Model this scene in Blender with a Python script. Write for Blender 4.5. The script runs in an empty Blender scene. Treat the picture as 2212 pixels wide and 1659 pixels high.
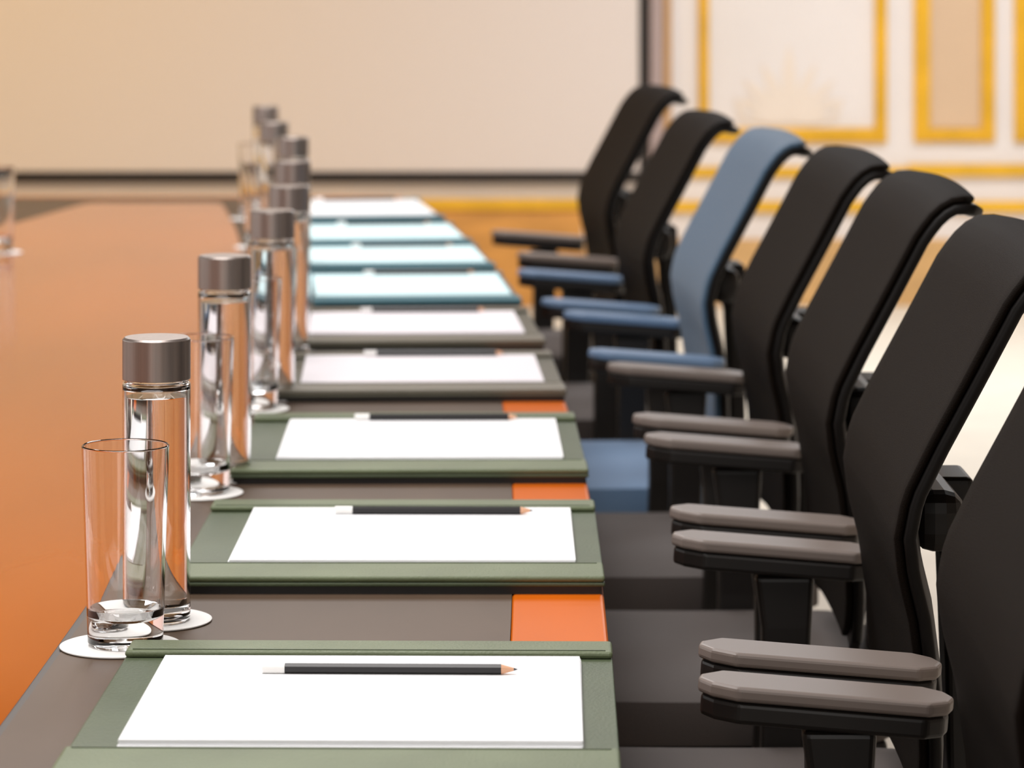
import bpy, bmesh, math, random
from mathutils import Vector, Matrix
random.seed(4)
C = bpy.context.scene.collection
PI = math.pi

# ------------------------------------------------------------------ camera, world, lights, exposure
F = 7000.0                      # focal length in pixels of the 2212 px wide frame
YH = -80.0                      # row of the horizon
HC = 1.322                      # eye height
TZ = 0.740                      # table top height
WALL = 12.5                     # distance of the far wall
sc = bpy.context.scene
cd = bpy.data.cameras.new('camera'); cam = bpy.data.objects.new('camera', cd); C.objects.link(cam)
cam.location = (0, 0, HC); cam.rotation_euler = (PI/2, 0, 0)
cd.sensor_width = 36; cd.lens = F/2212*36; cd.shift_y = -(829.5-YH)/2212
cd.clip_start = 0.05; cd.clip_end = 60
cd.dof.use_dof = True; cd.dof.focus_distance = 2.75; cd.dof.aperture_fstop = 8.5
sc.camera = cam
w = bpy.data.worlds.new('world'); sc.world = w; w.use_nodes = True
w.node_tree.nodes['Background'].inputs[0].default_value = (1, .95, .88, 1)
w.node_tree.nodes['Background'].inputs[1].default_value = 0.6
sc.view_settings.view_transform = 'Standard'; sc.view_settings.look = 'None'
sc.view_settings.gamma = 1; sc.view_settings.use_curve_mapping = False
sc.view_settings.exposure = 0.42
sc.cycles.use_denoising = True
sc.cycles.max_bounces = 14; sc.cycles.transmission_bounces = 14; sc.cycles.transparent_max_bounces = 12
sc.cycles.sample_clamp_indirect = 6

def area(name, loc, rot, sx, sy, power, col):
    l = bpy.data.lights.new(name, 'AREA'); l.shape = 'RECTANGLE'; l.size = sx; l.size_y = sy
    l.energy = power; l.color = col
    o = bpy.data.objects.new(name, l); C.objects.link(o); o.location = loc; o.rotation_euler = rot
    return o
area('ceiling_area_light', (-.6, 2.6, 2.94), (0, 0, 0), 1.6, 2.4, 62, (1, .97, .95))
area('ceiling_area_light', (-.6, 6.6, 2.94), (0, 0, 0), 1.6, 2.4, 62, (1, .97, .96))
area('ceiling_area_light', (1.8, 10.2, 2.94), (0, 0, 0), 2.2, 1.4, 76, (.90, .95, 1))  # added cool light washing the right of the far wall
area('added_warm_light', (-2.4, 10.2, 2.9), (math.radians(28), 0, 0), 1.6, .5, 36, (1, .66, .22))  # added unseen light, warms the left of the screen
area('left_area_light', (-3.9, 4.6, 1.75), (0, math.radians(-90), 0), 1.7, 5.0, 30, (.93, .97, 1))  # unseen cool area light along the left wall, no window there
area('rear_light', (-.4, -3.2, 2.3), (math.radians(68), 0, 0), 3.2, 1.0, 55, (1, .97, .93))

# ------------------------------------------------------------------ materials
MATS = {}
def mat(name, col, rough=.5, metal=0, spec=.5, noise=None, bump=None, trans=0, ior=1.45, coat=0, sheen=0, aniso=None):
    m = bpy.data.materials.new(name); m.use_nodes = True; nt = m.node_tree
    b = nt.nodes['Principled BSDF']; I = b.inputs
    I['Base Color'].default_value = (*col, 1); I['Roughness'].default_value = rough
    I['Metallic'].default_value = metal; I['Specular IOR Level'].default_value = spec
    I['IOR'].default_value = ior; I['Transmission Weight'].default_value = trans
    I['Coat Weight'].default_value = coat; I['Sheen Weight'].default_value = sheen
    tc = nt.nodes.new('ShaderNodeTexCoord')
    if noise:
        sc_, amt, stretch = noise
        mp = nt.nodes.new('ShaderNodeMapping'); mp.inputs['Scale'].default_value = stretch
        nz = nt.nodes.new('ShaderNodeTexNoise'); nz.inputs['Scale'].default_value = sc_; nz.inputs['Detail'].default_value = 5
        cr = nt.nodes.new('ShaderNodeValToRGB')
        cr.color_ramp.elements[0].position = .3; cr.color_ramp.elements[1].position = .7
        cr.color_ramp.elements[0].color = (*[c*(1-amt) for c in col], 1)
        cr.color_ramp.elements[1].color = (*[min(1, c*(1+amt)) for c in col], 1)
        nt.links.new(tc.outputs['Object'], mp.inputs[0]); nt.links.new(mp.outputs[0], nz.inputs['Vector'])
        nt.links.new(nz.outputs['Fac'], cr.inputs[0]); nt.links.new(cr.outputs[0], I['Base Color'])
    if bump:
        nz = nt.nodes.new('ShaderNodeTexNoise'); nz.inputs['Scale'].default_value = bump[0]
        bp = nt.nodes.new('ShaderNodeBump'); bp.inputs['Strength'].default_value = bump[1]; bp.inputs['Distance'].default_value = .002
        nt.links.new(tc.outputs['Object'], nz.inputs['Vector']); nt.links.new(nz.outputs['Fac'], bp.inputs['Height'])
        nt.links.new(bp.outputs[0], I['Normal'])
    MATS[name] = m; return m
mat('field_wood', (.38, .082, .001), .11, spec=.30, noise=(3, .14, (1, .25, 1)))
mat('rim_wood', (.62, .125, .003), .35, spec=.14, noise=(5, .10, (1, .2, 1)))
mat('brown_band', (.100, .066, .044), .45, spec=.2, noise=(9, .12, (1, .3, 1)))
mat('dark_line', (.015, .008, .005), .4)
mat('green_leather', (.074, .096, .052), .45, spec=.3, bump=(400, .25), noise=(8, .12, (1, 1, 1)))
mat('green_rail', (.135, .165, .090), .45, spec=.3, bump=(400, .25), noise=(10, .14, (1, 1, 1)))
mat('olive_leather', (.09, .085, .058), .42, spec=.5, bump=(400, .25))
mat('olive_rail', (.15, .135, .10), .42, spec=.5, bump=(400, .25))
mat('teal_leather', (.025, .10, .13), .4, spec=.5, bump=(400, .25))  # bluish light over the far blotters put into the leather colour
mat('teal_rail', (.035, .16, .21), .4, spec=.5, bump=(400, .25))  # rails take the same painted bluish light
mat('paper', (.90, .91, .93), .7)
mat('paper_pink', (.86, .82, .86), .7)
mat('paper_cyan_lit', (.70, .93, .97), .7)  # white paper with the bluish light painted in
mat('pencil_black', (.012, .011, .012), .3)
mat('pencil_wood', (.75, .42, .26), .6)
mat('pencil_white', (.86, .85, .83), .4)
mat('graphite', (.06, .06, .07), .4)
mat('glass', (1, 1, 1), 0.0, trans=1, ior=1.46)
mat('water', (1, 1, 1), 0.0, trans=1, ior=1.33)
mat('cap_metal', (.30, .26, .24), .34, metal=.75, noise=(60, .12, (4, 4, .02)))
mat('coaster_paper', (.90, .89, .87), .75)
mat('chair_black', (.0045, .0024, .0012), .7, spec=.10, sheen=.0, bump=(900, .3))
mat('chair_rim', (.004, .003, .0025), .5, spec=.2)
mat('chair_blue', (.060, .115, .185), .6, spec=.4, sheen=.1, bump=(900, .3))
mat('seat_grey', (.068, .055, .050), .7, spec=.35, sheen=.1, bump=(900, .3))
mat('seat_blue', (.13, .22, .36), .7, spec=.35, sheen=.2, bump=(900, .3))
mat('arm_pad', (.185, .150, .132), .42, spec=.5)
mat('arm_pad_blue', (.13, .21, .34), .42, spec=.5)  # bluish light put into the pad colour
mat('black_plastic', (.010, .008, .007), .42, spec=.4)
mat('chrome', (.5, .5, .5), .25, metal=1)
mat('wall_white', (.78, .725, .70), .6, noise=(2, .03, (1, 1, 1)))
mat('wall_beige', (.66, .47, .31), .6, noise=(2, .05, (1, 1, 1)))
mat('gold', (.80, .45, .025), .42, metal=.15, noise=(6, .12, (1, 1, 1)))
mat('screen', (.74, .665, .635), .65)
mat('frame_black', (.012, .007, .005), .5)
mat('frame_mauve', (.40, .31, .30), .5)
mat('frame_brown', (.50, .27, .09), .5)
mat('ornament', (.80, .70, .61), .6)
mat('oak', (.64, .31, .075), .5, noise=(5, .15, (1, 1, 4)))
mat('skirting', (.62, .38, .16), .5, noise=(5, .12, (1, 1, 4)))
mat('carpet', (.80, .74, .64), .85, noise=(6, .05, (1, 1, 1)), bump=(120, .4))
mat('ceiling', (.12, .065, .022), .8)
mat('wall_side', (.55, .48, .42), .7)

# ------------------------------------------------------------------ mesh helpers
def newobj(name, bm, m, parent=None, smooth=False, bevel=0, subsurf=0, loc=None):
    bmesh.ops.recalc_face_normals(bm, faces=bm.faces[:])
    me = bpy.data.meshes.new(name); bm.to_mesh(me); bm.free()
    me.materials.append(MATS[m])
    if smooth:
        for p in me.polygons: p.use_smooth = True
    o = bpy.data.objects.new(name, me); C.objects.link(o)
    if bevel:
        b = o.modifiers.new('bevel', 'BEVEL'); b.width = bevel; b.segments = 3; b.limit_method = 'ANGLE'
    if subsurf:
        s = o.modifiers.new('subsurf', 'SUBSURF'); s.levels = subsurf; s.render_levels = subsurf
    if parent: o.parent = parent
    if loc: o.location = loc
    return o
def add_box(bm, x0, x1, y0, y1, z0, z1, M=None):
    vs = [bm.verts.new((x, y, z)) for z in (z0, z1) for y in (y0, y1) for x in (x0, x1)]
    for f in ((0, 1, 3, 2), (4, 6, 7, 5), (0, 4, 5, 1), (2, 3, 7, 6), (0, 2, 6, 4), (1, 5, 7, 3)):
        bm.faces.new([vs[i] for i in f])
    if M: bmesh.ops.transform(bm, matrix=M, verts=vs)
    return vs
def box(*a, **k):
    bm = bmesh.new(); add_box(bm, *a, **k); return bm
def add_lathe(bm, prof, n=48, M=None, sup=0):
    if sup:
        P = [prof[0]]
        for a, b in zip(prof, prof[1:]):
            d = math.dist(a, b)
            if d > 3*sup:
                for t in (sup/d, 1-sup/d): P.append((a[0]+(b[0]-a[0])*t, a[1]+(b[1]-a[1])*t))
            P.append(b)
        prof = P
    rings = []; allv = []
    for r, z in prof:
        if r < 1e-6: ring = [bm.verts.new((0, 0, z))]
        else: ring = [bm.verts.new((r*math.cos(2*PI*i/n), r*math.sin(2*PI*i/n), z)) for i in range(n)]
        rings.append(ring); allv += ring
    for a, b in zip(rings, rings[1:]):
        for i in range(n):
            j = (i+1) % n
            if len(a) == 1 and len(b) == 1: continue
            if len(a) == 1: bm.faces.new((a[0], b[i], b[j]))
            elif len(b) == 1: bm.faces.new((a[i], a[j], b[0]))
            else: bm.faces.new((a[i], a[j], b[j], b[i]))
    if M: bmesh.ops.transform(bm, matrix=M, verts=allv)
def lathe(prof, n=48, sup=0):
    bm = bmesh.new(); add_lathe(bm, prof, n, sup=sup); return bm
def prism(bm, pts, z0, z1):
    a = [bm.verts.new((x, y, z0)) for x, y in pts]; b = [bm.verts.new((x, y, z1)) for x, y in pts]
    n = len(pts); bm.faces.new(a[::-1]); bm.faces.new(b)
    for i in range(n): bm.faces.new((a[i], a[(i+1) % n], b[(i+1) % n], b[i]))
def ring(bm, outer, inner, z0, z1):
    n = len(outer)
    V = [[bm.verts.new((x, y, z)) for x, y in L] for L in (outer, inner) for z in (z0, z1)]
    o0, o1, i0, i1 = V
    for k in range(n):
        j = (k+1) % n
        bm.faces.new((o1[k], o1[j], i1[j], i1[k])); bm.faces.new((o0[k], i0[k], i0[j], o0[j]))
        bm.faces.new((o0[k], o0[j], o1[j], o1[k])); bm.faces.new((i0[k], i1[k], i1[j], i0[j]))
def empty(name, loc, rz=0):
    o = bpy.data.objects.new(name, None); C.objects.link(o); o.empty_display_size = .1
    o.location = loc; o.rotation_euler = (0, 0, rz); return o
def tag(o, label, cat, group=None):
    o['label'] = label; o['category'] = cat
    if group: o['group'] = group
    return o
def struct(o, label=None, cat=None):
    o['kind'] = 'structure'
    if label: o['label'] = label
    if cat: o['category'] = cat
    return o
def dup(root, mats=None):
    r = root.copy(); C.objects.link(r)
    def rec(src, dst):
        for ch in [c for c in allobjs if c.parent == src]:
            c = ch.copy(); C.objects.link(c); c.parent = dst
            if mats and c.type == 'MESH' and c.data.materials[0].name in mats:
                key = (c.data.name, mats[c.data.materials[0].name])
                if key not in VAR:
                    d = c.data.copy(); d.materials[0] = MATS[key[1]]; VAR[key] = d
                c.data = VAR[key]
            rec(ch, c)
    allobjs = list(bpy.data.objects)
    rec(root, r); return r
VAR = {}

# ------------------------------------------------------------------ table edge (boat-shaped top)
YC, KK, XE, XM = 3.335, .01565, .086, -.868
def kk(y): return KK if y > YC else .009
def edge(y): return XE - kk(y)*(y-YC)**2
def ang(y): return 2*kk(y)*(y-YC)
def outline(off, y0=-1.4, y1=8.08, n=60):
    a, b = y0+off*.45, y1-off*.45
    if off == 0: rc = .05
    else: rc = .03
    R = []
    for i in range(n+1):
        y = a+rc+(b-a-2*rc)*i/n
        R.append((edge(y)-off, y))
    xe = edge(b)-off
    cor = [(xe-rc*(1-math.cos(t)), b-rc+rc*math.sin(t)) for t in [PI/2*k/5 for k in range(1, 6)]]
    xe2 = edge(a)-off
    cor0 = [(xe2-rc*(1-math.cos(t)), a+rc-rc*math.sin(t)) for t in [PI/2*k/5 for k in range(5, 0, -1)]]
    right = cor0+R+cor
    left = [(2*XM-x, y) for x, y in right[::-1]]
    return right+left
table = tag(empty('conference_table', (XM, YC, 0)), 'long curved conference table with glossy orange centre and brown border band', 'table')
def tpart(name, bm, m, **k):
    o = newobj(name, bm, m, table, **k); o.matrix_parent_inverse = Matrix.Translation((-XM, -YC, 0)); return o
L0, L1, L2, L3 = outline(0), outline(.085), outline(.464), outline(.470)
bm = bmesh.new(); ring(bm, L0, L1, .70, TZ); tpart('wooden_rim', bm, 'rim_wood', bevel=.004)['label'] = 'orange wooden rim'
bm = bmesh.new(); ring(bm, L1, L2, .70, TZ); tpart('border_band', bm, 'brown_band')['label'] = 'dark taupe brown border band'
bm = bmesh.new(); ring(bm, L2, L3, .70, TZ-.0005); tpart('inlay_line', bm, 'dark_line')
bm = bmesh.new(); prism(bm, L3, .70, TZ); tpart('center_panel', bm, 'field_wood')['label'] = 'glossy orange wood centre panel'
for y in (.6, 3.335, 6.1):
    bm = box(XM-.30, XM+.30, y-.35, y+.35, .06, .70); tpart('pedestal', bm, 'brown_band', bevel=.01)
    bm = box(XM-.36, XM+.36, y-.42, y+.42, 0, .06); tpart('pedestal_base', bm, 'dark_line', bevel=.008)

def seatpos(x_off, y):
    """world point x_off outward (+) from the table edge at station y"""
    return (edge(y)+x_off, y)

# ------------------------------------------------------------------ desk blotters, paper, pencils
# local frame: x across the table (towards the chair), y along the table
def make_blotter(kind, depth):
    t = empty('desk_blotter', (0, 0, TZ))
    W = .352 if kind == 'teal' else .401
    newobj('underside', box(-W+.003, -.003, .003, depth-.003, 0, .007), 'black_plastic', t)['label'] = 'black underside doubling as shadow'  # black layer for the dark side and the shadow beneath
    bm = box(-W, 0, 0, depth, .0071, .011)
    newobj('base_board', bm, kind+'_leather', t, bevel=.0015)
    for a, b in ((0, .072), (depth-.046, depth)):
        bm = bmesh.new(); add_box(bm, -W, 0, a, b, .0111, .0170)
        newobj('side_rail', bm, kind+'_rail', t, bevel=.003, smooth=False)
    for a in (.066, depth-.046+.006):
        bm = box(-W+.006, -.006, a-.0012, a+.0012, .0170, .0176); newobj('stitching', bm, kind+'_leather', t)
    return t
def make_paper(kind, length, depth, seed):
    rnd = random.Random(seed)
    bm = bmesh.new(); n = 6
    for k in range(n):                      # sheets of one pad, slightly out of register
        dx, dy, a = rnd.uniform(-.0008, .0008), rnd.uniform(-.0012, .0012), rnd.uniform(-.003, .003)
        if k < 2: dy -= .003
        add_box(bm, -length/2, length/2, -depth/2, depth/2, k*.001, k*.001+.00085,
                Matrix.Translation((dx, dy, 0)) @ Matrix.Rotation(a, 4, 'Z'))
    o = newobj('paper_pad', bm, kind); return o
def make_pencil():
    t = empty('pencil', (0, 0, 0)); r = .0042; n = 6
    M = Matrix.Rotation(PI/2, 4, 'Y')
    def tube(prof, name, m, seg=6):
        bm = bmesh.new(); add_lathe(bm, prof, seg, M @ Matrix.Translation((0, 0, 0))); return newobj(name, bm, m, t)
    tube([(0, -.086), (r, -.086), (r, .086), (0, .086)], 'barrel', 'pencil_black')['label'] = 'black lacquered barrel'
    tube([(0, .0861), (r*.95, .0861), (r*.3, .096), (0, .096)], 'sharpened_cone', 'pencil_wood', 12)['label'] = 'bare wood cone'
    tube([(0, .0961), (r*.3, .0961), (0, .0995)], 'lead_tip', 'graphite', 10)
    tube([(0, -.104), (r*.98, -.104), (r*.98, -.0861), (0, -.0861)], 'eraser_cap', 'pencil_white', 16)['label'] = 'white eraser cap'
    return t
# (front edge, depth of blotter, kind, paper kind, paper depth, pencil centre px x, pencil y in metres from paper back)
seats = [
 (2.262, .440, 'green', 'paper', .288, .066),
 (2.985, .430, 'green', 'paper', .296, .042),
 (3.620, .460, 'green', 'paper', .310, .012),
 (4.300, .430, 'olive', 'paper_pink', .296, .010),
 (4.865, .470, 'olive', 'paper_pink', .300, .012),
 (5.450, .500, 'teal', 'paper_cyan_lit', .385, .014),
 (6.060, .460, 'teal', 'paper_cyan_lit', .350, .014),
 (6.590, .480, 'teal', 'paper_cyan_lit', .350, .014),
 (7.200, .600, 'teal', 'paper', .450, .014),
]
ORD = ['nearest', 'second nearest', 'third nearest', 'fourth nearest', 'fifth nearest', 'sixth nearest', 'third from far end', 'second from far end', 'farthest']
KN = {'green': 'green leather', 'olive': 'olive grey leather', 'teal': 'dark teal leather (bluish light painted in)'}
PLACE = ['cut off by the bottom of the picture', 'second place up the table from the camera', 'third place, beside the second bottle and glass',
         'fourth place, first of the greyer ones', 'fifth place, just before the teal ones', 'nearest teal one, sixth place',
         'middle teal one, seventh place', 'eighth place, last but one at table end', 'at far end of the table, ninth place']
pencil0 = make_pencil()
for i, (y0, dep, kind, pk, pdep, poff) in enumerate(seats):
    ym = y0+dep/2; a = ang(ym)
    b = make_blotter(kind, dep)
    # put front-right corner slightly inside the rim edge
    ox, oy = edge(ym)+.0005, ym
    M = Matrix.Translation((ox, oy, TZ)) @ Matrix.Rotation(a, 4, 'Z') @ Matrix.Translation((0, -dep/2, 0))
    b.location = M.translation; b.rotation_euler = (0, 0, a)
    tag(b, '%s desk blotter with side rails, %s' % (KN[kind], PLACE[i]), 'desk blotter', 'desk blotters along the table edge')
    plen = .334 if kind == 'teal' else .338 if i == 0 else .328
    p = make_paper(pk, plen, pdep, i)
    lo, hi = .073, dep-.047
    py = (lo+hi)/2 + (.002 if i else 0)
    pdep = min(pdep, hi-lo-.006)
    p.scale[1] = min(1, pdep/seats[i][4])
    px = -.0265-plen/2 if kind != 'teal' else -.012-plen/2
    q = M @ Vector((px, py, .0112)); p.location = q; p.rotation_euler = (0, 0, a)
    tone = {'paper': 'white', 'paper_pink': 'faintly pink white', 'paper_cyan_lit': 'pale cyan (bluish light painted in)'}[pk]
    tag(p, '%s writing paper lying on the %s blotter along the table' % (tone, ORD[i]), 'writing paper', 'paper on the desk blotters')
    pe = pencil0 if i == 0 else dup(pencil0)
    xx = [-.176, -.164, -.170, -.168, -.17, -.15, -.15, -.15, -.15][i]
    qq = M @ Vector((xx, py+pdep/2-poff, .0112+.0058+.0040)); pe.location = qq; pe.rotation_euler = (0, 0, a+random.uniform(-.012, .012))
    tag(pe, 'black pencil lying along far side of the %s sheet of paper' % ORD[i], 'pencil', 'pencils on the paper pads')

# ------------------------------------------------------------------ bottles, glasses, coasters
BR, BH = .0300, .250
def make_bottle():
    t = empty('water_bottle', (0, 0, 0)); ch = .037; zt = BH-ch-.003
    r = BR; ri = r-.0028
    prof = [(0, 0), (r-.003, 0), (r-.0005, .0025), (r, .006), (r, zt-.0015), (r-.001, zt+.0008), (r-.004, zt+.0012), (r-.004, BH-.006),
            (r-.007, BH-.006), (r-.007, zt+.001), (ri, zt-.006), (ri, .015), (ri-.004, .0105), (ri-.012, .009), (0, .012)]
    newobj('glass_body', lathe(prof, 64, .0006), 'glass', t, smooth=True)
    wi = ri-.0002; wt = zt-.012
    newobj('water', lathe([(0, .0123), (wi-.012, .0093), (wi-.004, .0108), (wi, .0153), (wi, wt), (0, wt)], 64, .0006), 'water', t, smooth=True)
    cp = [(0, BH), (r-.002, BH), (r, BH-.002), (r, BH-ch), (r-.002, BH-ch), (r-.002, BH-.004), (0, BH-.004)]
    newobj('screw_cap', lathe(cp, 64, .0005), 'cap_metal', t, smooth=True, bevel=0)['label'] = 'grey metallic cylinder cap'
    for o in t.children: pass
    return t
def make_glass():
    r0, r1, h = .0320, .0372, .170
    prof = [(0, 0), (r0-.003, 0), (r0, .003), (r0+.0004, .015), (r1, h-.001), (r1-.0009, h), (r1-.0018, h-.001),
            (r0-.0013, .032), (r0-.005, .025), (r0-.015, .0215), (0, .0205)]
    return newobj('drinking_glass', lathe(prof, 64, .0006), 'glass', smooth=True)
def make_coaster():
    R = .0515; prof = [(0, 0), (R*.97, 0), (R, .0008), (R, .0016), (R*.97, .0022), (R*.8, .0016), (0, .0016)]
    return newobj('coaster', lathe(prof, 64), 'coaster_paper', smooth=False)
bottle0, glass0, coaster0 = make_bottle(), make_glass(), make_coaster()
used = {}
def put(kind, x, y, z, label, cat, group):
    src = {'b': bottle0, 'g': glass0, 'c': coaster0}[kind]
    o = dup(src) if used.get(kind) else src; used[kind] = 1
    o.location = (x, y, z); o.rotation_euler = (0, 0, random.uniform(0, 6)); tag(o, label, cat, group); return o
def X(px, D): return (px-1106)*D/F
ords = ['nearest', 'second nearest', 'third nearest', 'fourth nearest', 'fifth nearest', 'sixth nearest', 'second farthest', 'farthest']
bott = [(338, 2.862), (485, 3.66), (588, 4.33), (624, 4.80), (632, 5.40), (633, 6.15), (592, 6.73), (574, 7.47)]
for i, (px, D) in enumerate(bott):
    bx = X(px, D)
    cx = bx-.003
    gx, gy = bx-.0175, D-.106
    if i == 0: gx, gy = X(271, 2.760), 2.760
    o = ords[i]
    put('c', cx, D+.004, TZ+.0002, 'round white coaster under the %s water bottle' % o, 'coaster', 'round coasters under bottles and glasses')
    put('b', bx, D, TZ+.0019, 'clear water bottle with grey cap, %s in the row' % o, 'bottle', 'water bottles in a row')
    put('c', gx-.004, gy-.002, TZ+.0002, 'round white coaster under the %s glass, before its bottle' % o, 'coaster', 'round coasters under bottles and glasses')
    put('g', gx, gy, TZ+.0019, 'empty clear highball glass before the %s bottle' % o, 'glass', 'drinking glasses in a row')
gx, gy = X(-8, 6.5), 6.5
put('c', gx, gy, TZ+.0002, 'round white coaster at the left picture edge on the far table side', 'coaster', 'round coasters under bottles and glasses')
put('g', gx, gy, TZ+.0019, 'clear glass cut by the left picture edge, alone across the table', 'glass', 'drinking glasses in a row')

# ------------------------------------------------------------------ office chairs
PROF = [(.343, 1.066), (.328, 1.074), (.304, 1.075), (.283, 1.064), (.262, 1.038), (.228, .974), (.195, .913), (.174, .870), (.167, .835), (.171, .800),
        (.181, .760), (.189, .700), (.191, .640), (.188, .585)]
def resample(P, n):
    d = [0]
    for a, b in zip(P, P[1:]): d.append(d[-1]+math.dist(a, b))
    out = []
    for k in range(n):
        t = d[-1]*k/(n-1); i = 0
        while i < len(P)-2 and d[i+1] < t: i += 1
        u = (t-d[i])/(d[i+1]-d[i]); out.append((P[i][0]+(P[i+1][0]-P[i][0])*u, P[i][1]+(P[i+1][1]-P[i][1])*u))
    return out, d[-1]
def back_slab(off0, off1, hw, trim, name, m, parent):
    P, L = resample(PROF, 40)
    N = []
    for i in range(len(P)):
        a, b = P[max(0, i-1)], P[min(len(P)-1, i+1)]
        dx, dz = b[0]-a[0], b[1]-a[1]; l = math.hypot(dx, dz)
        N.append((-dz/l, dx/l))
    nv = 16; bm = bmesh.new(); G = []
    rows = range(trim, len(P)-trim)
    for side, off in ((0, off0), (1, off1)):
        g = []
        for i in rows:
            s = L*i/(len(P)-1); st = s-L*trim/(len(P)-1); sb = (L-s)-L*trim/(len(P)-1)
            rc = .028; wd = hw
            if st < rc: wd = hw-rc+math.sqrt(max(0, rc*rc-(rc-st)**2))
            if sb < rc: wd = hw-.02-rc+math.sqrt(max(0, rc*rc-(rc-sb)**2))
            elif sb < .25: wd = hw-.02*(1-(sb-rc)/(.25-rc))
            row = []
            for k in range(nv+1):
                u = -1+2*k/nv
                wrap = -.004*u*u; thin = off*(1-.38*abs(u)**3)
                arch = .006*(1-u*u)
                x = P[i][0]+N[i][0]*thin+wrap+.004; z = P[i][1]+N[i][1]*thin+arch*max(0, 1-s/.2)
                row.append(bm.verts.new((x, u*wd, z)))
            g.append(row)
        G.append(g)
    a, b = G; nr = len(a)
    for g, fl in ((a, 0), (b, 1)):
        for i in range(nr-1):
            for k in range(nv): bm.faces.new((g[i][k], g[i][k+1], g[i+1][k+1], g[i+1][k]))
    for i in range(nr-1):
        for k in (0, nv): bm.faces.new((a[i][k], a[i+1][k], b[i+1][k], b[i][k]))
    for k in range(nv):
        for i in (0, nr-1): bm.faces.new((a[i][k], a[i][k+1], b[i][k+1], b[i][k]))
    return newobj(name, bm, m, parent, smooth=True, bevel=.005)
def make_chair():
    t = empty('office_chair', (0, 0, 0))
    back_slab(0, .012, .229, 1, 'backrest_cushion', 'chair_black', t)
    back_slab(.0123, .030, .232, 0, 'backrest_shell', 'chair_rim', t)
    # seat cushion: rounded slab with waterfall front edge
    bm = bmesh.new(); nx, ny = 16, 12; G = []
    x0, x1, hw = -.150, .250, .242
    for side in (0, 1):
        g = []
        for i in range(nx+1):
            u = -1+2*i/nx
            row = []
            for k in range(ny+1):
                v = -1+2*k/ny
                # squircle plan
                r = 1-.10*(abs(u)**6)*(abs(v)**6)
                x = (x0+x1)/2+u*(x1-x0)/2*r; y = v*hw*r
                top = .552-.028*max(0, (-u-.55)/.45)**2-.006*(v**6)-.003*(1-u*u)
                z = top if side == 0 else .497+.02*max(0, (-u-.6)/.4)**2
                row.append(bm.verts.new((x, y, z)))
            g.append(row)
        G.append(g)
    a, b = G
    for g in G:
        for i in range(nx):
            for k in range(ny): bm.faces.new((g[i][k], g[i][k+1], g[i+1][k+1], g[i+1][k]))
    for i in range(nx):
        for k in (0, ny): bm.faces.new((a[i][k], a[i+1][k], b[i+1][k], b[i][k]))
    for k in range(ny):
        for i in (0, nx): bm.faces.new((a[i][k], a[i][k+1], b[i][k+1], b[i][k]))
    newobj('seat', bm, 'seat_grey', t, smooth=True, bevel=.010)
    newobj('seat_pan', box(-.12, .235, -.215, .215, .474, .4965), 'black_plastic', t, bevel=.008)
    # armrests
    for s in (-1, 1):
        cy = s*.262
        Mt = Matrix.Translation((0, cy, .753)) @ Matrix.Rotation(math.radians(4.5), 4, 'Y')
        L, hw_ = .205, .031
        pts = []
        front = [(.030, -hw_), (.010, -hw_*.62), (0, -hw_*.1), (.002, hw_*.35), (.020, hw_)]
        rear = [(L-.022, hw_), (L-.006, hw_*.6), (L, 0), (L-.006, -hw_*.6), (L-.022, -hw_)]
        pts = front+rear
        bm = bmesh.new(); prism(bm, pts, -.012, 0); bmesh.ops.transform(bm, matrix=Mt, verts=bm.verts[:])
        newobj('armrest_pad', bm, 'arm_pad', t, bevel=.0035)['label'] = 'grey armrest top pad'
        bm = bmesh.new(); prism(bm, [(x*.97+.003, y*.96) for x, y in pts], -.030, -.0122)
        bmesh.ops.transform(bm, matrix=Mt, verts=bm.verts[:])
        bmesh.ops.recalc_face_normals(bm, faces=bm.faces[:])
        ar = newobj('armrest_body', bm, 'black_plastic', t, bevel=.004)
        # upright with a foot that turns in under the seat
        bm = bmesh.new()
        V = []
        for (x, y, z, wx, wy) in ((.112, cy, .712, .030, .013), (.114, cy, .66, .025, .013), (.112, cy+s*.004, .56, .023, .013),
                                  (.110, cy+s*.002, .50, .023, .013), (.108, cy-s*.010, .468, .025, .011), (.106, cy-s*.06, .4585, .027, .010), (.105, s*.15, .457, .027, .010)):
            V.append((x, y, z, wx, wy))
        prev = None
        for q, (x, y, z, wx, wy) in enumerate(V):
            flat = q >= 5; mid = q == 4
            if flat: c4 = [(x-wx, y, z-wy), (x+wx, y, z-wy), (x+wx, y, z+wy), (x-wx, y, z+wy)]
            elif mid: c4 = [(x-wx, y+s*wy, z-wy), (x+wx, y+s*wy, z-wy), (x+wx, y-s*wy, z+wy), (x-wx, y-s*wy, z+wy)]
            else: c4 = [(x-wx, y+s*wy, z), (x+wx, y+s*wy, z), (x+wx, y-s*wy, z), (x-wx, y-s*wy, z)]
            c4 = [bm.verts.new(c) for c in c4]
            if prev:
                for e in range(4): bm.faces.new((prev[e], prev[(e+1) % 4], c4[(e+1) % 4], c4[e]))
            else: bm.faces.new(c4)
            prev = c4
        bm.faces.new(prev[::-1])
        newobj('armrest_post', bm, 'black_plastic', t, bevel=.006)
    # back spine: bracket behind the shell then down under the seat
    bm = bmesh.new(); prev = None
    path = [(.243, .856, .040), (.244, .835, .040), (.245, .805, .036), (.246, .78, .026), (.250, .68, .026), (.252, .56, .028), (.245, .500, .030), (.20, .462, .032), (.06, .457, .032)]
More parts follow.
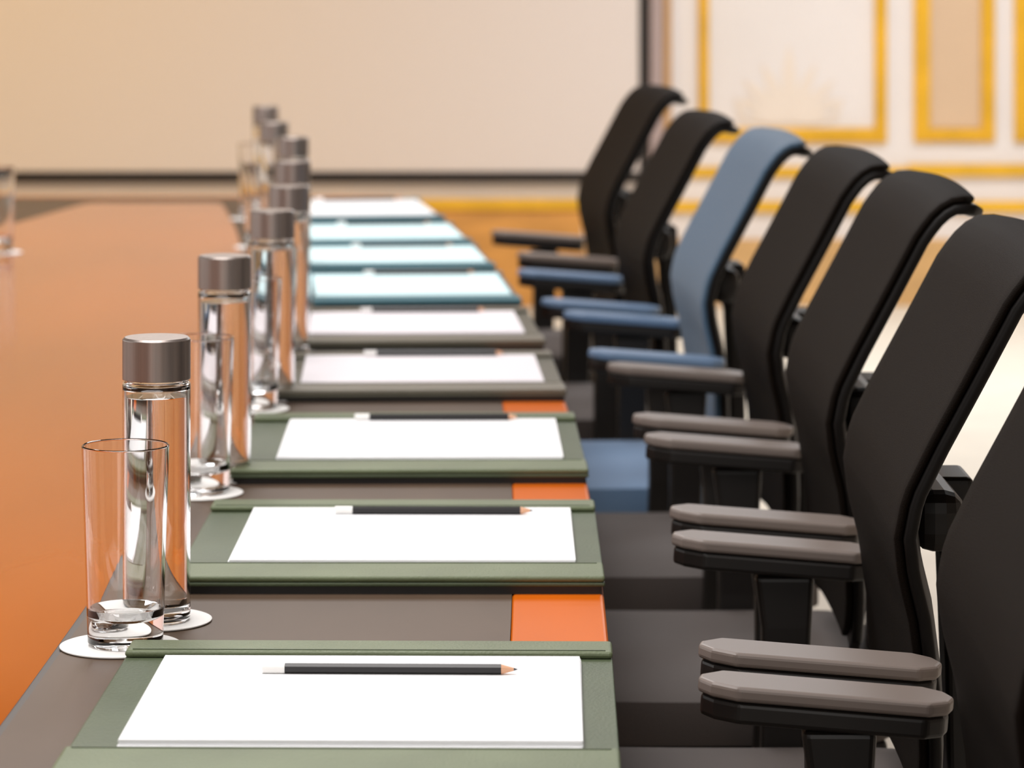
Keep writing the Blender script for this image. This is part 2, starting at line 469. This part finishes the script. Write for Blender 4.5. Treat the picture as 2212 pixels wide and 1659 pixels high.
    for i, (x, z, h) in enumerate(path):
        a_, b_ = path[max(0, i-1)], path[min(len(path)-1, i+1)]
        dx, dz = b_[0]-a_[0], b_[1]-a_[1]; l = math.hypot(dx, dz); nx_, nz_ = -dz/l, dx/l
        th = .013
        if i < 3: nx_, nz_, th = 1, 0, .018
        c4 = [bm.verts.new(c) for c in ((x-nx_*th, -h, z-nz_*th), (x+nx_*th, -h, z+nz_*th), (x+nx_*th, h, z+nz_*th), (x-nx_*th, h, z-nz_*th))]
        if prev:
            for e in range(4): bm.faces.new((prev[e], prev[(e+1) % 4], c4[(e+1) % 4], c4[e]))
        else: bm.faces.new(c4)
        prev = c4
    bm.faces.new(prev[::-1]); newobj('back_spine', bm, 'black_plastic', t, bevel=.006)
    newobj('lumbar_yoke', box(.194, .240, -.15, .15, .806, .860), 'black_plastic', t, bevel=.018)
    newobj('tilt_mechanism', box(-.04, .15, -.07, .07, .415, .444), 'black_plastic', t, bevel=.01)
    bm = lathe([(0, .10), (.030, .10), (.030, .27), (.022, .272), (.022, .30), (.014, .302), (.014, .415), (0, .415)], 24)
    bmesh.ops.translate(bm, verts=bm.verts[:], vec=(.05, 0, 0)); newobj('gas_lift', bm, 'black_plastic', t, smooth=False)
    bm = lathe([(0, .075), (.05, .075), (.055, .09), (.045, .118), (0, .12)], 24)
    bmesh.ops.translate(bm, verts=bm.verts[:], vec=(.05, 0, 0)); newobj('base_hub', bm, 'black_plastic', t)
    for k in range(5):
        a = 2*PI*k/5+.3; Mr = Matrix.Translation((.05, 0, 0)) @ Matrix.Rotation(a, 4, 'Z')
        bm = bmesh.new(); prev = None
        for (r, z, wd, hh) in ((.045, .097, .026, .016), (.16, .092, .022, .013), (.27, .080, .017, .010), (.30, .076, .014, .008)):
            c4 = [bm.verts.new(Mr @ Vector(c)) for c in ((r, -wd, z-hh), (r, wd, z-hh), (r, wd*.8, z+hh), (r, -wd*.8, z+hh))]
            if prev:
                for e in range(4): bm.faces.new((prev[e], prev[(e+1) % 4], c4[(e+1) % 4], c4[e]))
            else: bm.faces.new(c4)
            prev = c4
        bm.faces.new(prev[::-1]); leg = newobj('base_leg', bm, 'black_plastic', t, bevel=.004)
        bm = bmesh.new()
        for s in (-1, 1):
            add_lathe(bm, [(0, -.009), (.024, -.009), (.026, -.006), (.026, .006), (.024, .009), (0, .009)], 20,
                      Mr @ Matrix.Translation((.285, s*.014, .0265)) @ Matrix.Rotation(PI/2, 4, 'X'))
        add_box(bm, -.008, .008, -.004, .004, .02, .069, Mr @ Matrix.Translation((.285, 0, 0)))
        newobj('caster', bm, 'black_plastic', leg, smooth=False)
    return t
chair0 = make_chair()
# centre station, arm front offset from the table edge, yaw error, colours, words
BL = {'chair_black': 'chair_blue', 'seat_grey': 'seat_blue'}
BA = {'arm_pad': 'arm_pad_blue'}
chairs = [
 (2.325, .067, .00, None, 'black office chair, nearest to the camera, cut off by lower right corner'),
 (2.975, .073, .00, None, 'black office chair beside the nearest one, its back cut by the right edge'),
 (3.655, .078, .00, None, 'black office chair, third from the camera, whole rounded backrest in view'),
 (4.350, .074, .00, None, 'black office chair standing next to the blue one, on its camera side'),
 (5.040, .058, .00, {**BL, **BA}, 'blue office chair, the only blue one in the black row'),
 (5.760, .036, .00, BA, 'black office chair beyond the blue one, armrests painted with bluish light'),
 (6.640, .068, .0, None, 'farthest black office chair, standing before the black frame of the screen'),
]
for i, (y, off, yaw, mm, lab) in enumerate(chairs):
    c = chair0 if i == 0 else dup(chair0, mm)
    c.location = (edge(y)+off, y, 0); c.rotation_euler = (0, 0, ang(y)+yaw)
    for ch in c.children:          # height-adjustable backrests
        if ch.name.startswith(('backrest_cushion', 'backrest_shell')): ch.location.z = [0, 0, 0, -.010, -.020, -.024, -.012][i]; ch.location.x = [.018, 0, 0, .006, .004, .010, .012][i]
    tag(c, lab, 'chair', 'office chairs in a row along the table')

# ------------------------------------------------------------------ room shell
def wx(px): return (px-1106)*WALL/F
def wz(py): return HC-(py-YH)*WALL/F
XL, XR, YB, H = -4.0, 3.2, -4.0, 3.0
struct(newobj('floor', box(XL-.1, XR+.1, YB-.1, WALL+.2, -.1, 0), 'carpet'), 'cream carpet floor')
struct(newobj('ceiling', box(XL-.1, XR+.1, YB-.1, WALL+.2, H, H+.1), 'ceiling'))
struct(newobj('wall_far', box(XL-.1, XR+.1, WALL, WALL+.1, 0, H), 'wall_white'), 'pale panelled far wall')
struct(newobj('wall_near', box(XL-.1, XR+.1, YB-.1, YB, 0, H), 'wall_side'))
struct(newobj('wall_left', box(XL-.1, XL, YB, WALL, 0, H), 'wall_side'))
struct(newobj('wall_right', box(XR, XR+.1, YB, WALL, 0, H), 'wall_side'))

# screen with black frame
scr = tag(empty('projection_screen', (wx(600), WALL-.03, 0)), 'large pale beige screen with thin black frame on the far wall', 'screen')
def spart(name, x0, x1, y0, y1, z0, z1, m, bev=.002):
    o = newobj(name, box(x0, x1, y0, y1, z0, z1), m, scr, bevel=bev)
    o.matrix_parent_inverse = Matrix.Translation((-wx(600), -(WALL-.03), 0)); return o
sx0 = -2.5
spart('screen_surface', sx0, wx(1380), WALL-.03, WALL-.001, wz(370), 2.7, 'screen')
spart('frame_bottom', sx0, wx(1403), WALL-.036, WALL-.001, wz(394), wz(370), 'frame_black')['label'] = 'black bottom bar'
spart('frame_side', wx(1380), wx(1403), WALL-.036, WALL-.001, wz(370), 2.7, 'frame_black')['label'] = 'black side bar'
spart('frame_side', sx0-.04, sx0, WALL-.036, WALL-.001, wz(394), 2.7, 'frame_black')
spart('frame_top', sx0, wx(1403), WALL-.036, WALL-.001, 2.7, 2.74, 'frame_black')
tn = [0]
def trim(x0, x1, z0, z1, m='gold', d=.02, label=None):
    tn[0] += 1
    o = struct(newobj('trim_%d' % tn[0], box(x0, x1, WALL-d, WALL, z0, z1), m, bevel=.004), label); return o
trim(wx(1404), wx(1432), wz(430), 2.8, 'frame_mauve', .045, 'mauve grey upright beside the screen')
trim(wx(1432.5), wx(1449), wz(430), 2.8, 'frame_brown', .03, 'brown gilded upright beside the screen')
# ornamental panel frame: four mitred bars of gold
def frame(xa, xb, zb, wa, wb, hb, label, zt=2.6):
    tn[0] += 1
    bm = bmesh.new()
    add_box(bm, xa, xa+wa, WALL-.022, WALL, zb, zt); add_box(bm, xb-wb, xb, WALL-.022, WALL, zb, zt)
    add_box(bm, xa+wa, xb-wb, WALL-.022, WALL, zb, zb+hb); add_box(bm, xa+wa, xb-wb, WALL-.022, WALL, zt-hb, zt)
    add_box(bm, xa+wa*.3, xa+wa*.65, WALL-.032, WALL-.022, zb+hb*.3, zt); add_box(bm, xb-wb*.65, xb-wb*.3, WALL-.032, WALL-.022, zb+hb*.3, zt)
    add_box(bm, xa+wa, xb-wb, WALL-.032, WALL-.022, zb+hb*.3, zb+hb*.65)
    return struct(newobj('trim_%d' % tn[0], bm, 'gold', bevel=.003), label)
frame(wx(1509), wx(1915), wz(308), wx(1531)-wx(1509), wx(1915)-wx(1889), wz(276)-wz(308), 'gold moulding around the wide wall panel')
frame(wx(1974), wx(2148), wz(306), .060, .052, wz(278)-wz(306), 'gold moulding around the narrow beige wall panel')
frame(wx(2190), wx(2480), wz(306), .060, .052, wz(278)-wz(306), 'gold moulding at the right picture edge')
trim(wx(1974)+.061, wx(2148)-.053, wz(277), 2.54, 'wall_beige', .006, 'beige inset of the narrow wall panel')
trim(wx(1960), XR, wz(381), wz(354), 'gold', .025, 'upper gold dado rail')
trim(wx(1450), wx(1958), wz(384), wz(360), 'gold', .02, 'gold rail under the wide wall panel')
trim(wx(1260), XR, wz(458), wz(434), 'gold', .025, 'lower gold dado rail')
trim(wx(1260), XR, 0, wz(516), 'skirting', .02, 'tan wooden skirting board')
# wooden ledge under the screen
trim(-2.6, wx(1258), wz(452), wz(428), 'gold', .06, 'golden ledge under the screen')
trim(-2.6, wx(1258), 0, wz(453), 'oak', .045, 'orange wood dado below the screen')
# painted relief ornament
bm = bmesh.new()
lk = [0]
def leaf(cx, cz, L, wd, a):
    lk[0] += 1; yy = WALL-.003-.0006*lk[0]
    n = 10; P = []
    for k in range(n+1):
        t = k/n; P.append((t*L, wd*math.sin(PI*t)**.8*(1-.35*t)))
    P2 = P+[(x, -y) for x, y in P[-2:0:-1]]
    ca, sa = math.cos(a), math.sin(a)
    f = [bm.verts.new((cx+x*ca-y*sa, yy, cz+x*sa+y*ca)) for x, y in P2]
    b = [bm.verts.new((v.co.x, WALL-.0003, v.co.z)) for v in f]
    bm.faces.new(f); bm.faces.new(b[::-1])
    for k in range(len(f)): bm.faces.new((f[k], f[(k+1) % len(f)], b[(k+1) % len(f)], b[k]))
ox, oz = wx(1705), wz(262)
for a, L, wd in ((90, .30, .035), (115, .25, .03), (65, .25, .03), (138, .24, .03), (42, .24, .03), (158, .23, .026), (22, .23, .026), (175, .2, .02), (5, .2, .02)):
    leaf(ox, oz, L, wd, math.radians(a))
for s in (-1, 1):
    leaf(ox+s*.10, oz+.01, .12, .018, math.radians(90-s*35)); leaf(ox+s*.17, oz, .10, .015, math.radians(90-s*20))
tag(newobj('wall_ornament', bm, 'ornament'), 'faint beige leaf ornament in the wide gold-framed wall panel', 'ornament')
